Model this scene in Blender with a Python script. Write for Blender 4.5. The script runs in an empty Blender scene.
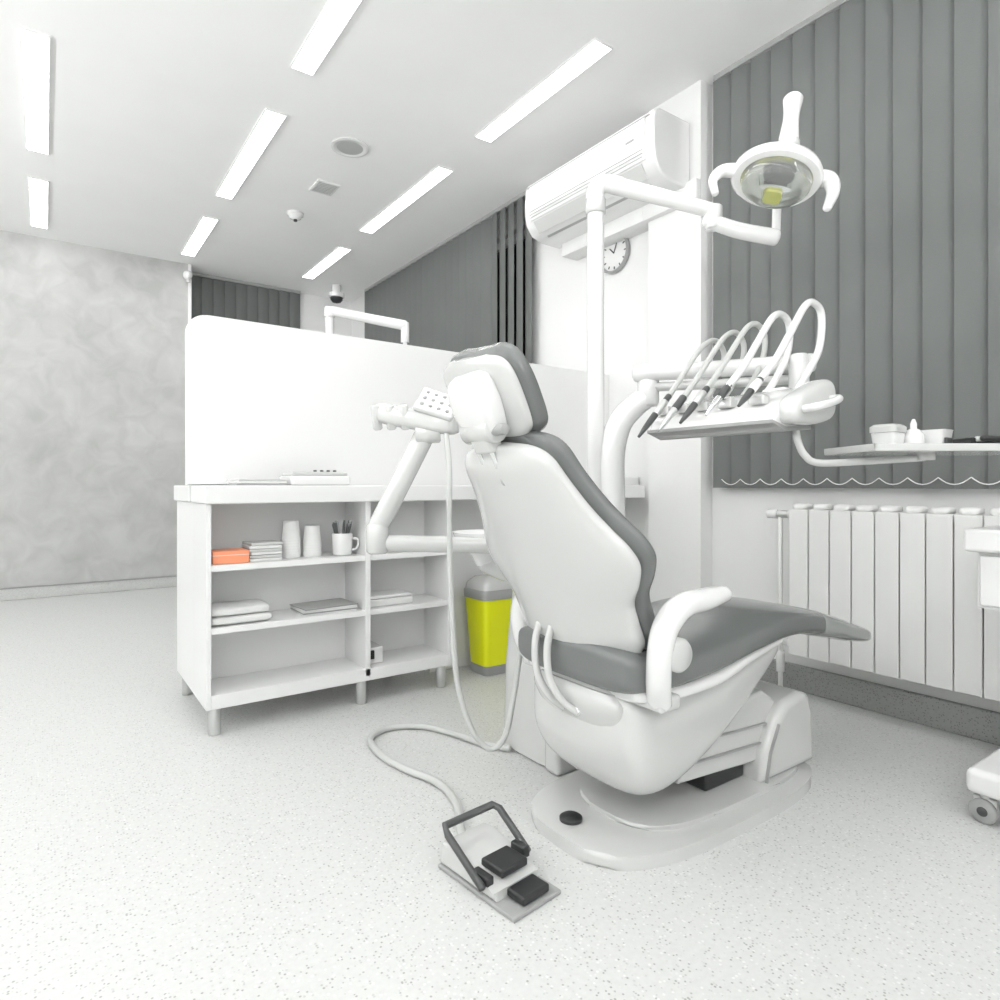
import bpy, bmesh, math, random
from mathutils import Vector, Matrix
random.seed(4)
sc = bpy.context.scene
COL = sc.collection

# ------------------------------------------------------------------ materials
def mat(name, col, rough=0.5, metal=0.0, emis=None, es=0.0, bump=0.0, bscale=60, coat=0.0, var=0.03, trans=0.0, spec=0.5):
    m = bpy.data.materials.new(name); m.use_nodes = True
    nt = m.node_tree; b = nt.nodes["Principled BSDF"]
    b.inputs["Roughness"].default_value = rough
    b.inputs["Metallic"].default_value = metal
    b.inputs["Specular IOR Level"].default_value = spec
    b.inputs["Coat Weight"].default_value = coat
    b.inputs["Coat Roughness"].default_value = .06
    b.inputs["Transmission Weight"].default_value = trans
    tc = nt.nodes.new("ShaderNodeTexCoord")
    nz = nt.nodes.new("ShaderNodeTexNoise"); nz.inputs["Scale"].default_value = 3.0
    nt.links.new(tc.outputs["Object"], nz.inputs["Vector"])
    cr = nt.nodes.new("ShaderNodeValToRGB")
    c = Vector(col)
    cr.color_ramp.elements[0].position = 0.3; cr.color_ramp.elements[1].position = 0.7
    cr.color_ramp.elements[0].color = (*(c*(1-var)), 1)
    cr.color_ramp.elements[1].color = (*[min(1, v*(1+var)) for v in col], 1)
    nt.links.new(nz.outputs["Fac"], cr.inputs["Fac"])
    nt.links.new(cr.outputs["Color"], b.inputs["Base Color"])
    if emis:
        b.inputs["Emission Color"].default_value = (*emis, 1)
        b.inputs["Emission Strength"].default_value = es
    if bump > 0:
        n2 = nt.nodes.new("ShaderNodeTexNoise"); n2.inputs["Scale"].default_value = bscale
        n2.inputs["Detail"].default_value = 4
        nt.links.new(tc.outputs["Object"], n2.inputs["Vector"])
        bp = nt.nodes.new("ShaderNodeBump"); bp.inputs["Strength"].default_value = bump
        bp.inputs["Distance"].default_value = 0.01
        nt.links.new(n2.outputs["Fac"], bp.inputs["Height"])
        nt.links.new(bp.outputs["Normal"], b.inputs["Normal"])
    return m

W_WALL = mat("white_paint", (.82,.823,.817), .7, bump=.04, bscale=120, var=.01)
W_CEIL = mat("ceiling_paint", (.90,.903,.897), .8, var=.01)
W_LAM  = mat("white_laminate", (.83,.833,.827), .3, var=.008)
W_PLA  = mat("white_plastic", (.80,.803,.797), .18, coat=.7, var=.01)
G_PLA  = mat("light_grey_plastic", (.60,.606,.595), .18, coat=.7, var=.02)
M_PLA  = mat("mid_grey_plastic", (.33,.335,.33), .3, var=.02)
UPH    = mat("grey_upholstery", (.125,.133,.13), .26, coat=.3, bump=.04, bscale=250, var=.05)
UPHL   = mat("foot_cover_vinyl", (.25,.262,.255), .18, coat=.6, var=.05)
BLK    = mat("black_rubber", (.012,.013,.014), .45, var=.1)
DGR    = mat("dark_grey", (.05,.053,.053), .4, var=.05)
CHR    = mat("chrome", (.75,.76,.76), .12, metal=1, var=.01)
ALU    = mat("brushed_aluminium", (.6,.61,.6), .35, metal=.7, var=.03)
YEL    = mat("yellow_plastic", (.84,.88,.0), .4, var=.02)
YELF   = mat("yellow_filter_glass", (.66,.68,.06), .3, var=.1)
ORG    = mat("orange_card", (.95,.32,.16), .5, var=.05)
HOSE   = mat("grey_hose", (.54,.55,.535), .3, var=.02)
PAPER  = mat("paper", (.80,.805,.795), .8, var=.04)
CLOTH  = mat("towel_cloth", (.82,.825,.815), .95, bump=.6, bscale=300, var=.03)
RAD    = mat("radiator_enamel", (.82,.823,.81), .3, coat=.2, var=.01)
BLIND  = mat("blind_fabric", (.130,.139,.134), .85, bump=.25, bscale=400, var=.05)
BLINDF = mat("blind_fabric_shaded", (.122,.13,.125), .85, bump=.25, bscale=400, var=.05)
GLASSD = mat("night_window_glass", (.012,.013,.014), .1, var=.1)
CLEAR  = mat("clear_lamp_glass", (.9,.92,.9), .05, trans=.9, var=.01)
REFL   = mat("lamp_reflector", (.62,.63,.60), .18, metal=.9, var=.1)
PANEL  = mat("light_panel_diffuser", (1,1,1), .5, emis=(1,1,.99), es=10.5, var=0)
VENT   = mat("vent_grille", (.42,.43,.42), .6, var=.05)

def floor_mat(name, base, dark, light, sc1=95, rough=.36):
    m = bpy.data.materials.new(name); m.use_nodes = True
    nt = m.node_tree; b = nt.nodes["Principled BSDF"]
    b.inputs["Roughness"].default_value = rough
    tc = nt.nodes.new("ShaderNodeTexCoord")
    def speck(scale, lo, hi):
        v = nt.nodes.new("ShaderNodeTexVoronoi"); v.inputs["Scale"].default_value = scale
        nt.links.new(tc.outputs["Object"], v.inputs["Vector"])
        s = nt.nodes.new("ShaderNodeSeparateColor"); nt.links.new(v.outputs["Color"], s.inputs[0])
        r = nt.nodes.new("ShaderNodeMapRange"); r.inputs[1].default_value = lo; r.inputs[2].default_value = hi
        nt.links.new(s.outputs[0], r.inputs[0])
        d = nt.nodes.new("ShaderNodeMapRange"); d.inputs[1].default_value = .45; d.inputs[2].default_value = .25
        nt.links.new(v.outputs["Distance"], d.inputs[0])
        mu = nt.nodes.new("ShaderNodeMath"); mu.operation = 'MULTIPLY'
        nt.links.new(r.outputs[0], mu.inputs[0]); nt.links.new(d.outputs[0], mu.inputs[1])
        return mu.outputs[0]
    nz = nt.nodes.new("ShaderNodeTexNoise"); nz.inputs["Scale"].default_value = 70; nz.inputs["Detail"].default_value = 6
    nt.links.new(tc.outputs["Object"], nz.inputs["Vector"])
    m0 = nt.nodes.new("ShaderNodeMix"); m0.data_type = 'RGBA'
    m0.inputs[6].default_value = (*[c*.88 for c in base], 1); m0.inputs[7].default_value = (*[min(1, c*1.09) for c in base], 1)
    nt.links.new(nz.outputs["Fac"], m0.inputs[0])
    m1 = nt.nodes.new("ShaderNodeMix"); m1.data_type = 'RGBA'; m1.inputs[7].default_value = (*dark, 1)
    nt.links.new(speck(sc1, .66, .9), m1.inputs[0]); nt.links.new(m0.outputs[2], m1.inputs[6])
    m2 = nt.nodes.new("ShaderNodeMix"); m2.data_type = 'RGBA'; m2.inputs[7].default_value = (*light, 1)
    nt.links.new(speck(sc1*.8, .78, .88), m2.inputs[0]); nt.links.new(m1.outputs[2], m2.inputs[6])
    nt.links.new(m2.outputs[2], b.inputs["Base Color"])
    return m
FLOOR = floor_mat("speckled_vinyl", (.63,.637,.625), (.33,.337,.325), (.73,.735,.725), 135)
COVE  = floor_mat("speckled_vinyl_grey", (.30,.306,.298), (.12,.123,.12), (.48,.485,.475), 130, .5)
COVEL = floor_mat("speckled_vinyl_cove", (.60,.607,.595), (.40,.405,.395), (.68,.685,.675), 140, .5)

def stucco():
    m = bpy.data.materials.new("venetian_plaster"); m.use_nodes = True
    nt = m.node_tree; b = nt.nodes["Principled BSDF"]; b.inputs["Roughness"].default_value = .5
    tc = nt.nodes.new("ShaderNodeTexCoord")
    n1 = nt.nodes.new("ShaderNodeTexNoise"); n1.inputs["Scale"].default_value = .9; n1.inputs["Detail"].default_value = 5; n1.inputs["Distortion"].default_value = .6
    n2 = nt.nodes.new("ShaderNodeTexNoise"); n2.inputs["Scale"].default_value = 5; n2.inputs["Detail"].default_value = 9; n2.inputs["Distortion"].default_value = .9
    nt.links.new(tc.outputs["Object"], n1.inputs["Vector"]); nt.links.new(tc.outputs["Object"], n2.inputs["Vector"])
    ad = nt.nodes.new("ShaderNodeMath"); ad.operation = 'ADD'
    nt.links.new(n1.outputs["Fac"], ad.inputs[0]); nt.links.new(n2.outputs["Fac"], ad.inputs[1])
    hf = nt.nodes.new("ShaderNodeMath"); hf.operation = 'MULTIPLY'; hf.inputs[1].default_value = .5
    nt.links.new(ad.outputs[0], hf.inputs[0])
    cr = nt.nodes.new("ShaderNodeValToRGB")
    cr.color_ramp.elements[0].position = .36; cr.color_ramp.elements[0].color = (.40,.403,.393,1)
    cr.color_ramp.elements[1].position = .64; cr.color_ramp.elements[1].color = (.56,.563,.552,1)
    nt.links.new(hf.outputs[0], cr.inputs["Fac"]); nt.links.new(cr.outputs["Color"], b.inputs["Base Color"])
    return m
STUC = stucco()

# ------------------------------------------------------------------ mesh helpers
def root(name, loc=(0,0,0)):
    e = bpy.data.objects.new(name, None); e.empty_display_size = .1; e.location = loc
    COL.objects.link(e); return e

def finish(name, bm, mt, parent=None, ang=40, wn=False):
    bmesh.ops.recalc_face_normals(bm, faces=bm.faces[:])
    me = bpy.data.meshes.new(name); bm.to_mesh(me); bm.free()
    for p in me.polygons: p.use_smooth = True
    me.set_sharp_from_angle(angle=math.radians(ang))
    ob = bpy.data.objects.new(name, me); COL.objects.link(ob)
    for mm in (mt if isinstance(mt, (list, tuple)) else [mt]): me.materials.append(mm)
    if parent:
        ob.parent = parent
        ob.matrix_parent_inverse = Matrix.Translation(-Vector(parent.location))
    if wn:
        w = ob.modifiers.new("wn", 'WEIGHTED_NORMAL'); w.keep_sharp = True
    return ob

def add_box(bm, x0,x1,y0,y1,z0,z1, bev=0, seg=3, rz=0, rot=None, piv=None):
    vs = [bm.verts.new((x,y,z)) for x in (x0,x1) for y in (y0,y1) for z in (z0,z1)]
    F = [(0,1,3,2),(4,6,7,5),(0,4,5,1),(2,3,7,6),(0,2,6,4),(1,5,7,3)]
    fs = [bm.faces.new([vs[i] for i in f]) for f in F]
    if bev > 0:
        es = list({e for f in fs for e in f.edges})
        r = bmesh.ops.bevel(bm, geom=es, offset=bev, segments=seg, affect='EDGES', profile=.5)
        vs = list({v for v in r['verts']} | {v for v in vs if v.is_valid})
    if rz or rot:
        c = Vector(piv) if piv else Vector(((x0+x1)/2,(y0+y1)/2,(z0+z1)/2))
        R = rot if rot else Matrix.Rotation(rz, 3, 'Z')
        for v in vs: v.co = c + R @ (v.co - c)

def box(p, name, x0,x1,y0,y1,z0,z1, mt, bev=.004, seg=3, rz=0, rot=None, piv=None):
    bm = bmesh.new(); add_box(bm,x0,x1,y0,y1,z0,z1,bev,seg,rz,rot,piv)
    return finish(name, bm, mt, p, wn=True)

def prism(p, name, pts, ext, mt, bev=.004, seg=3):
    """polygon pts (3D) extruded by vector ext"""
    bm = bmesh.new()
    a = [bm.verts.new(q) for q in pts]; e = Vector(ext)
    b = [bm.verts.new(Vector(q)+e) for q in pts]
    f1 = bm.faces.new(a); f2 = bm.faces.new(list(reversed(b)))
    n = len(a)
    for i in range(n): bm.faces.new([a[i], b[i], b[(i+1)%n], a[(i+1)%n]])
    if bev > 0:
        es = list(set(f1.edges) | set(f2.edges))
        bmesh.ops.bevel(bm, geom=es, offset=bev, segments=seg, affect='EDGES', profile=.5)
    return finish(name, bm, mt, p, wn=True)

def crom(pts, n=8):
    P = [Vector(q) for q in pts]
    if len(P) < 3: return P
    P = [P[0]*2-P[1]] + P + [P[-1]*2-P[-2]]
    out = []
    for i in range(1, len(P)-2):
        a,b,c,d = P[i-1],P[i],P[i+1],P[i+2]
        for k in range(n):
            t = k/n
            out.append(.5*((2*b)+(c-a)*t+(2*a-5*b+4*c-d)*t*t+(3*b-a-3*c+d)*t**3))
    out.append(P[-2].copy()); return out

def add_rings(bm, rings, cap=True):
    V = [[bm.verts.new(q) for q in r] for r in rings]
    n = len(V[0])
    for i in range(len(V)-1):
        for j in range(n):
            bm.faces.new([V[i][j], V[i][(j+1)%n], V[i+1][(j+1)%n], V[i+1][j]])
    if cap:
        for r in (V[0], V[-1]):
            try: bm.faces.new(r)
            except Exception: pass

def tube_rings(pts, rad, seg=14, smooth=True, flat=1.0, up=None, n=8, round_end=True):
    if not isinstance(rad, (list, tuple)): rad = [rad]*len(pts)
    P4 = [Vector((*q, r)) for q, r in zip(pts, rad)]
    if smooth: P4 = crom(P4, n)
    P = [Vector(q[:3]) for q in P4]; R = [q[3] for q in P4]
    T = []
    for i in range(len(P)):
        a = P[max(0,i-1)]; b = P[min(len(P)-1,i+1)]
        T.append((b-a).normalized())
    u0 = Vector(up) if up else (Vector((0,0,1)) if abs(T[0].z) < .9 else Vector((1,0,0)))
    N = (u0 - T[0]*u0.dot(T[0])).normalized()
    rings = []
    def ring(c, t, N, r):
        B = t.cross(N)
        return [c + N*(math.cos(2*math.pi*k/seg)*r*flat) + B*(math.sin(2*math.pi*k/seg)*r) for k in range(seg)]
    Ns = []
    for i in range(len(P)):
        N = (N - T[i]*N.dot(T[i])).normalized(); Ns.append(N)
    if round_end:
        for a in (80, 55, 30):
            s = math.cos(math.radians(a)); o = math.sin(math.radians(a))
            rings.append(ring(P[0]-T[0]*R[0]*o*.5, T[0], Ns[0], R[0]*s))
    for i in range(len(P)): rings.append(ring(P[i], T[i], Ns[i], R[i]))
    if round_end:
        for a in (30, 55, 80):
            s = math.cos(math.radians(a)); o = math.sin(math.radians(a))
            rings.append(ring(P[-1]+T[-1]*R[-1]*o*.5, T[-1], Ns[-1], R[-1]*s))
    return rings

def tube(p, name, pts, rad, mt, **k):
    bm = bmesh.new(); add_rings(bm, tube_rings(pts, rad, **k)); return finish(name, bm, mt, p, ang=60)

def cyl(p, name, a, b, r, mt, r2=None, seg=32, bev=.002):
    a = Vector(a); b = Vector(b); t = (b-a).normalized(); r2 = r if r2 is None else r2
    u = Vector((0,0,1)) if abs(t.z) < .9 else Vector((1,0,0))
    N = (u - t*u.dot(t)).normalized(); B = t.cross(N)
    def ring(c, rr): return [c+N*math.cos(2*math.pi*k/seg)*rr+B*math.sin(2*math.pi*k/seg)*rr for k in range(seg)]
    L = (b-a).length; bev = min(bev, L*.3)
    rings = [ring(a, max(r-bev,1e-4)), ring(a+t*bev, r), ring(b-t*bev, r2), ring(b, max(r2-bev,1e-4))]
    bm = bmesh.new(); add_rings(bm, rings); return finish(name, bm, mt, p, ang=50)

def lathe(p, name, c, prof, mt, axis=(0,0,1), seg=32, sx=1, cap=True, ang=50):
    """prof: (radius, height) list"""
    t = Vector(axis).normalized(); u = Vector((0,0,1)) if abs(t.z) < .9 else Vector((1,0,0))
    N = (u - t*u.dot(t)).normalized(); B = t.cross(N); c = Vector(c)
    rings = [[c+t*h+N*math.cos(2*math.pi*k/seg)*max(r,1e-4)+B*math.sin(2*math.pi*k/seg)*max(r,1e-4)*sx for k in range(seg)] for r,h in prof]
    bm = bmesh.new(); add_rings(bm, rings, cap); return finish(name, bm, mt, p, ang=ang)

def sgnp(v, e): return math.copysign(abs(v)**e, v)
def loft(p, name, stations, mt, ex=.6, seg=40, ang=60, n=6, smooth=True):
    """stations: (center, half-width axis, half-thickness axis, wrap vector)"""
    flat = [Vector([*c, *a, *b, *w]) for c,a,b,w in stations]
    if smooth: flat = crom(flat, n)
    rings = []
    for f in flat:
        c = Vector(f[0:3]); a = Vector(f[3:6]); b = Vector(f[6:9]); w = Vector(f[9:12])
        r = []
        for k in range(seg):
            th = 2*math.pi*k/seg
            cs = sgnp(math.cos(th), ex); sn = sgnp(math.sin(th), ex)
            r.append(c + a*cs + b*sn + w*cs*cs)
        rings.append(r)
    bm = bmesh.new(); add_rings(bm, rings); return finish(name, bm, mt, p, ang=ang)

# ------------------------------------------------------------------ room shell
CH = 3.2
def multi(name, boxes, mt, bev=0):
    bm = bmesh.new()
    for b in boxes: add_box(bm, *b, bev)
    return finish(name, bm, mt, None, wn=False)

XL, YB = -3.0, -2.2
multi("floor", [(XL-.1, 3.2, YB-.1, 7.6, -.1, 0)], FLOOR)
multi("ceiling", [(XL-.1, 3.2, YB-.1, 7.6, CH, CH+.1)], W_CEIL)
multi("wall_left", [(XL-.1, XL, YB, 7.0, 0, CH)], W_WALL)
multi("wall_front", [(XL-.1, 3.2, YB-.1, YB, 0, CH)], W_WALL)
multi("wall_back_plaster", [(XL-.1, 1.16, 7.0, 7.5, 0, CH)], STUC)
multi("wall_back", [(1.16, 3.2, 7.3, 7.5, 0, 1.0), (1.16,1.3,7.3,7.5,1.0,2.95), (2.3,3.2,7.3,7.5,1.0,2.95), (1.16,3.2,7.3,7.5,2.95,CH)], W_WALL)
W1 = (-.9, 2.1); W2 = (3.85, 6.65)
multi("wall_right", [(3.0,3.2,YB,7.3,0,1.03), (3.0,3.2,YB,7.3,3.0,CH), (3.0,3.2,YB,W1[0],1.03,3.0),
                     (3.0,3.2,W1[1],W2[0],1.03,3.0), (3.0,3.2,W2[1],7.3,1.03,3.0)], W_WALL)
multi("wall_right_pilaster", [(2.90,3.0,2.2,2.57,0,CH)], W_WALL, 0)
multi("trim_pipe_casing", [(2.86,3.0,2.58,3.3,2.55,2.66),(2.86,2.9,2.2,2.58,2.55,2.66)], W_WALL, .004)
multi("trim_plaster_corner", [(1.16,1.19,6.985,7.3,0,CH)], W_WALL, .003)
multi("baseboard_right", [(2.975,3.0,YB,2.2,0,.125),(2.875,2.9,2.2,2.57,0,.125),(2.975,3.0,3.03,7.3,0,.125)], COVE, .006)
multi("baseboard_back", [(XL,1.16,6.975,7.0,0,.1)], COVEL, .006)
multi("trim_cove_line", [(XL,1.16,6.97,6.999,.1,.108)], M_PLA, 0)

def window(name, axis, a, b, z0, z1, pl):
    r = root(name, (pl, (a+b)/2, z0) if axis == 'Y' else ((a+b)/2, pl, z0))
    def bx(n, s0, s1, zz0, zz1, d0, d1, mt):
        if axis == 'Y': box(r, n, pl+d0, pl+d1, s0, s1, zz0, zz1, mt, .003)
        else: box(r, n, s0, s1, pl+d0, pl+d1, zz0, zz1, mt, .003)
    bx("glass", a+.02, b-.02, z0+.02, z1-.02, .08, .09, GLASSD)
    bx("frame_bottom", a, b, z0, z0+.06, .05, .12, W_LAM); bx("frame_top", a, b, z1-.06, z1, .05, .12, W_LAM)
    bx("frame_side_a", a, a+.06, z0, z1, .05, .12, W_LAM); bx("frame_side_b", b-.06, b, z0, z1, .05, .12, W_LAM)
    m = (a+b)/2; bx("mullion", m-.04, m+.04, z0, z1, .05, .12, W_LAM)
window("window_1", 'Y', W1[0], W1[1], 1.03, 3.0, 3.0)
window("window_2", 'Y', W2[0], W2[1], 1.03, 3.0, 3.0)
window("window_3", 'X', 1.3, 2.3, 1.0, 2.95, 7.3)

def blinds(name, axis, a, b, pl, z0, z1, angf, mt, pitch=.112, w=.124):
    r = root(name, (pl, (a+b)/2, z1) if axis == 'Y' else ((a+b)/2, pl, z1))
    n = int(round((b-a)/pitch)); bm = bmesh.new()
    bottoms = []
    for i in range(n):
        s = a + (i+.5)*(b-a)/n
        an = angf(s)
        d = Vector((math.sin(an), math.cos(an), 0)) if axis == 'Y' else Vector((math.cos(an), math.sin(an), 0))
        nn = Vector((-abs(d.y), d.x, 0)) if axis == 'Y' else Vector((d.y, -d.x, 0))
        c = Vector((pl, s, 0)) if axis == 'Y' else Vector((s, pl, 0))
        cols = []
        for k in range(7):
            t = k/6*2-1
            q = c + d*(t*w/2) + nn*(.007*(1-t*t))
            cols.append(q)
        back = [q - nn*.0015 for q in cols]
        loop = cols + list(reversed(back))
        lo = [bm.verts.new((q.x,q.y,z0)) for q in loop]; hi = [bm.verts.new((q.x,q.y,z1-.03)) for q in loop]
        m = len(loop)
        for k in range(m): bm.faces.new([lo[k], lo[(k+1)%m], hi[(k+1)%m], hi[k]])
        bm.faces.new(lo); bm.faces.new(hi)
        bottoms.append(c)
    finish("slats", bm, mt, r)
    bm = bmesh.new()
    for i in range(len(bottoms)-1):
        p0, p1 = bottoms[i], bottoms[i+1]; off = Vector((-.024,0,0)) if axis == 'Y' else Vector((0,-.024,0))
        pts = [Vector((*(p0.lerp(p1, t)+off)[:2], z0+.045-.028*(1-(2*t-1)**2))) for t in (0,.25,.5,.75,1)]
        add_rings(bm, tube_rings(pts, .0022, seg=6, n=2, round_end=False))
    finish("bottom_chain", bm, W_PLA, r)
    if axis == 'Y': box(r, "head_rail", pl-.02, pl+.02, a, b, z1-.03, z1, M_PLA, .003)
    else: box(r, "head_rail", a, b, pl-.02, pl+.02, z1-.03, z1, M_PLA, .003)
blinds("vertical_blinds", 'Y', -1.0, 2.14, 2.945, .985, CH, lambda s: math.radians(-13), BLIND)
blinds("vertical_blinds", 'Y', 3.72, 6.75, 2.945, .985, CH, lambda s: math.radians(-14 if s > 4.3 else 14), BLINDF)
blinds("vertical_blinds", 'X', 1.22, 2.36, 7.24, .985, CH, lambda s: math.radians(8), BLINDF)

# ceiling lights; the out-of-view rows are added for illumination
for x in (-1.2, -.04, 1.11, 2.265):
    for (y0,y1) in ((-1.9,-.9),(-.4,.6),(.8,1.85),(2.3,3.37),(3.84,5.19),(5.67,6.7)):
        r = root("ceiling_light_panel", (x,(y0+y1)/2,CH))
        box(r, "diffuser", x-.055,x+.055,y0,y1,CH-.008,CH+.002,PANEL,0)
        for n_,bb in (("frame_a",(x-.062,x-.055,y0-.008,y1+.008)),("frame_b",(x+.055,x+.062,y0-.008,y1+.008)),
                      ("frame_c",(x-.055,x+.055,y0-.008,y0)),("frame_d",(x-.055,x+.055,y1,y1+.008))):
            box(r, n_, *bb, CH-.010, CH+.002, W_LAM, .001)
# added fill lamps behind / beside the camera, unseen, to brighten the ceiling; housings made up
def fill_uplight(x,y,z,dx,dy,pw):
    r = root("added_fill_uplight",(x,y,z))
    d = Vector((dx,dy,0)); s = Vector((-dy,dx,0)); b0 = Vector((x,y,z))
    prism(r,"bowl",[b0-s*.18+d*.002,b0-s*.18+d*.16+Vector((0,0,.02)),b0-s*.18+d*.15-Vector((0,0,.0)),b0-s*.18+d*.05-Vector((0,0,.12)),b0-s*.18+d*.002-Vector((0,0,.14))],s*.36,W_PLA,.004)
    L = bpy.data.lights.new("added_fill_lamp",'AREA'); L.shape='RECTANGLE'; L.size=.34; L.size_y=.14; L.energy=pw; L.color=(1,1,1)
    o = bpy.data.objects.new("added_fill_lamp",L); COL.objects.link(o); o.parent = r
    o.location = d*.09+Vector((0,0,.035))
    o.rotation_euler = (d*.45+Vector((0,0,1))).to_track_quat('-Z','Y').to_euler()
for yy,pw in ((-1.2,50),(.8,55),(2.8,60),(4.8,72)): fill_uplight(XL,yy,1.9,1,0,pw)
for xx in (-1.2,1.4): fill_uplight(xx,YB,1.9,0,1,48)

r = root("ceiling_speaker", (1.617,3.96,CH))
lathe(r,"ring",(1.617,3.96,CH+.001),[(.12,0),(.122,-.008),(.105,-.013),(.1,-.01)],W_PLA)
lathe(r,"grille",(1.617,3.96,CH+.001),[(.1,-.002),(.1,-.009),(.05,-.012),(0,-.013)],VENT)
r = root("ceiling_air_vent", (1.68,4.6,CH))
box(r,"frame",1.595,1.765,4.5,4.7,CH-.012,CH+.001,W_PLA,.004)
for i in range(7): box(r,f"slot_{i+1}",1.61,1.75,4.52+i*.024,4.532+i*.024,CH-.016,CH-.008,VENT,.001)
r = root("smoke_detector", (1.65,5.18,CH))
lathe(r,"base",(1.65,5.18,CH+.001),[(.065,0),(.065,-.02),(.05,-.03),(.045,-.045),(.02,-.055),(0,-.055)],W_PLA)
cyl(r,"sensor",(1.65,5.18,CH-.052),(1.65,5.18,CH-.068),.015,DGR)
r = root("dome_security_camera", (2.62,6.8,CH))
lathe(r,"base",(2.62,6.8,CH+.001),[(.05,0),(.05,-.08),(.085,-.09),(.085,-.13),(.07,-.135)],W_PLA)
lathe(r,"dome",(2.62,6.8,CH-.13),[(.07,0),(.065,-.03),(.045,-.055),(.0,-.068)],BLK)
r = root("motion_sensor", (1.15,6.93,3.1))
lathe(r,"housing",(1.15,6.985,3.08),[(.04,-.01),(.045,.02),(.04,.05),(.02,.07),(0,.075)],W_PLA,axis=(0,-1,0))
cyl(r,"lens",(1.15,6.93,3.03),(1.15,6.93,3.0),.02,G_PLA)
# ------------------------------------------------------------------ partition
pp = [(1.66,2.99,0),(3.0,2.99,0),(3.0,2.99,1.72)]
R = .08
for k in range(9):
    a = math.radians(90+k*90/8); pp.append((.49+R+R*math.cos(a), 2.99, 1.735-R+R*math.sin(a)))
pp += [(.49,2.99,.999),(1.66,2.99,.999)]
po = prism(None, "partition_screen", pp, (0,.04,0), W_LAM, .006)

# ------------------------------------------------------------------ cabinet
r = root("open_shelf_cabinet", (1.08,2.85,0))
x0,x1,y0,y1 = .515,1.64,2.72,2.965
box(r,"side_panel_1",x0,x0+.02,y0,y1,.11,.925,W_LAM,.002)
box(r,"side_panel_2",x1-.02,x1,y0,y1,.11,.925,W_LAM,.002)
box(r,"divider",1.185,1.21,y0,y1,.13,.925,W_LAM,.002)
box(r,"bottom_panel",x0+.02,x1-.02,y0,y1,.11,.165,W_LAM,.002)
box(r,"back_panel",x0,x1,y1,y1+.02,.11,.925,W_LAM,.002)
for i,(a,b) in enumerate(((x0+.02,1.185),(1.21,x1-.02))):
    box(r,f"upper_shelf_{i}",a,b,y0+.005,y1,.655,.68,W_LAM,.002)
    box(r,f"lower_shelf_{i}",a,b,y0+.005,y1,.405,.43,W_LAM,.002)
box(r,"rear_cabinet_body",x0,x1,2.985,3.40,.11,.925,W_LAM,.003)
box(r,"worktop",.505,2.985,2.69,2.985,.925,.998,W_LAM,.006)
box(r,"worktop_rear",.505,2.985,3.035,3.43,.925,.998,W_LAM,.006)
box(r,"worktop_wide_end",2.55,2.89,2.585,2.68,.925,.998,W_LAM,.006)
box(r,"worktop_upstand",2.6,2.985,2.72,2.985,.998,1.05,W_LAM,.006)
for i,(lx,ly) in enumerate(((.555,2.76),(1.18,2.76),(1.60,2.76),(.555,3.36),(1.18,3.36),(1.60,3.36))):
    cyl(r,f"leg_{i}",(lx,ly,0),(lx,ly,.112),.024,ALU)

Z1,Z2 = .681,.431
r = root("orange_box",(.61,2.8,Z1)); box(r,"carton",.545,.685,2.745,2.86,Z1,Z1+.052,ORG,.003); box(r,"lid_seam",.544,.686,2.744,2.861,Z1+.034,Z1+.036,PAPER,.0005)
r = root("folded_napkin_stack",(.76,2.82,Z1))
for i in range(6): box(r,f"napkin_{i}",.69+random.uniform(0,.006),.825,2.76+random.uniform(0,.006),2.9,Z1+i*.013,Z1+i*.013+.0115,[PAPER,G_PLA][i%2],.003,rz=random.uniform(-.06,.06))
def cupstack(x,y,n,tip):
    r = root("paper_cup_stack",(x,y,Z1))
    lathe(r,"bottom_cup",(x,y,Z1),[(.04,0),(.041,.004),(.033,.085),(0.030,.087)],PAPER)
    for i in range(n): lathe(r,f"cup_{i}",(x,y,Z1+.012*(i+1)),[(.0405,0),(.041,.003),(.0405,.006),(.032,.088),(.026,.090),(.0,.088)],PAPER)
cupstack(.885,2.84,6,0); cupstack(.98,2.84,4,0)
r = root("mug_of_pens",(1.105,2.8,Z1))
lathe(r,"mug",(1.105,2.8,Z1),[(.036,0),(.042,.004),(.048,.096),(.046,.10),(.043,.096),(.038,.01),(0,.01)],W_PLA,cap=False)
tube(r,"handle",[(1.148,2.79,Z1+.075),(1.172,2.785,Z1+.07),(1.176,2.785,Z1+.045),(1.163,2.787,Z1+.025),(1.143,2.79,Z1+.022)],.005,W_PLA)
for i in range(16):
    a = random.uniform(0,6.28); q = .018; ln = random.uniform(.14,.165)
    cyl(r,f"pen_{i}",(1.105+q*math.cos(a)*.5,2.8+q*math.sin(a)*.5,Z1+.015),(1.105+2.3*q*math.cos(a),2.8+2.3*q*math.sin(a),Z1+ln),.0055,[DGR,M_PLA,DGR][i%3],seg=10)
r = root("folded_towel",(.67,2.82,Z2))
for i in range(2):
    h = .036; zc = Z2+.019+i*h
    loft(r,f"fold_{i}",[((.545,2.83,zc),(0,.07,0),(0,0,.006),(0,0,0)),((.555,2.83,zc),(0,.085,0),(0,0,.0175),(0,0,0)),((.67,2.83,zc),(0,.09,0),(0,0,.0185),(0,0,0)),((.765-.01*i,2.83,zc),(0,.085,0),(0,0,.0175),(0,0,0)),((.78-.01*i,2.83,zc),(0,.07,0),(0,0,.005),(0,0,0))],CLOTH,ex=.5)
r = root("paper_stack",(1.03,2.82,Z2))
for i in range(5): box(r,f"sheet_{i}",.91,1.16,2.75,2.93,Z2+i*.006,Z2+i*.006+.005,[PAPER,M_PLA,PAPER][i%3],.0015,rz=random.uniform(-.08,.08))
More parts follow.
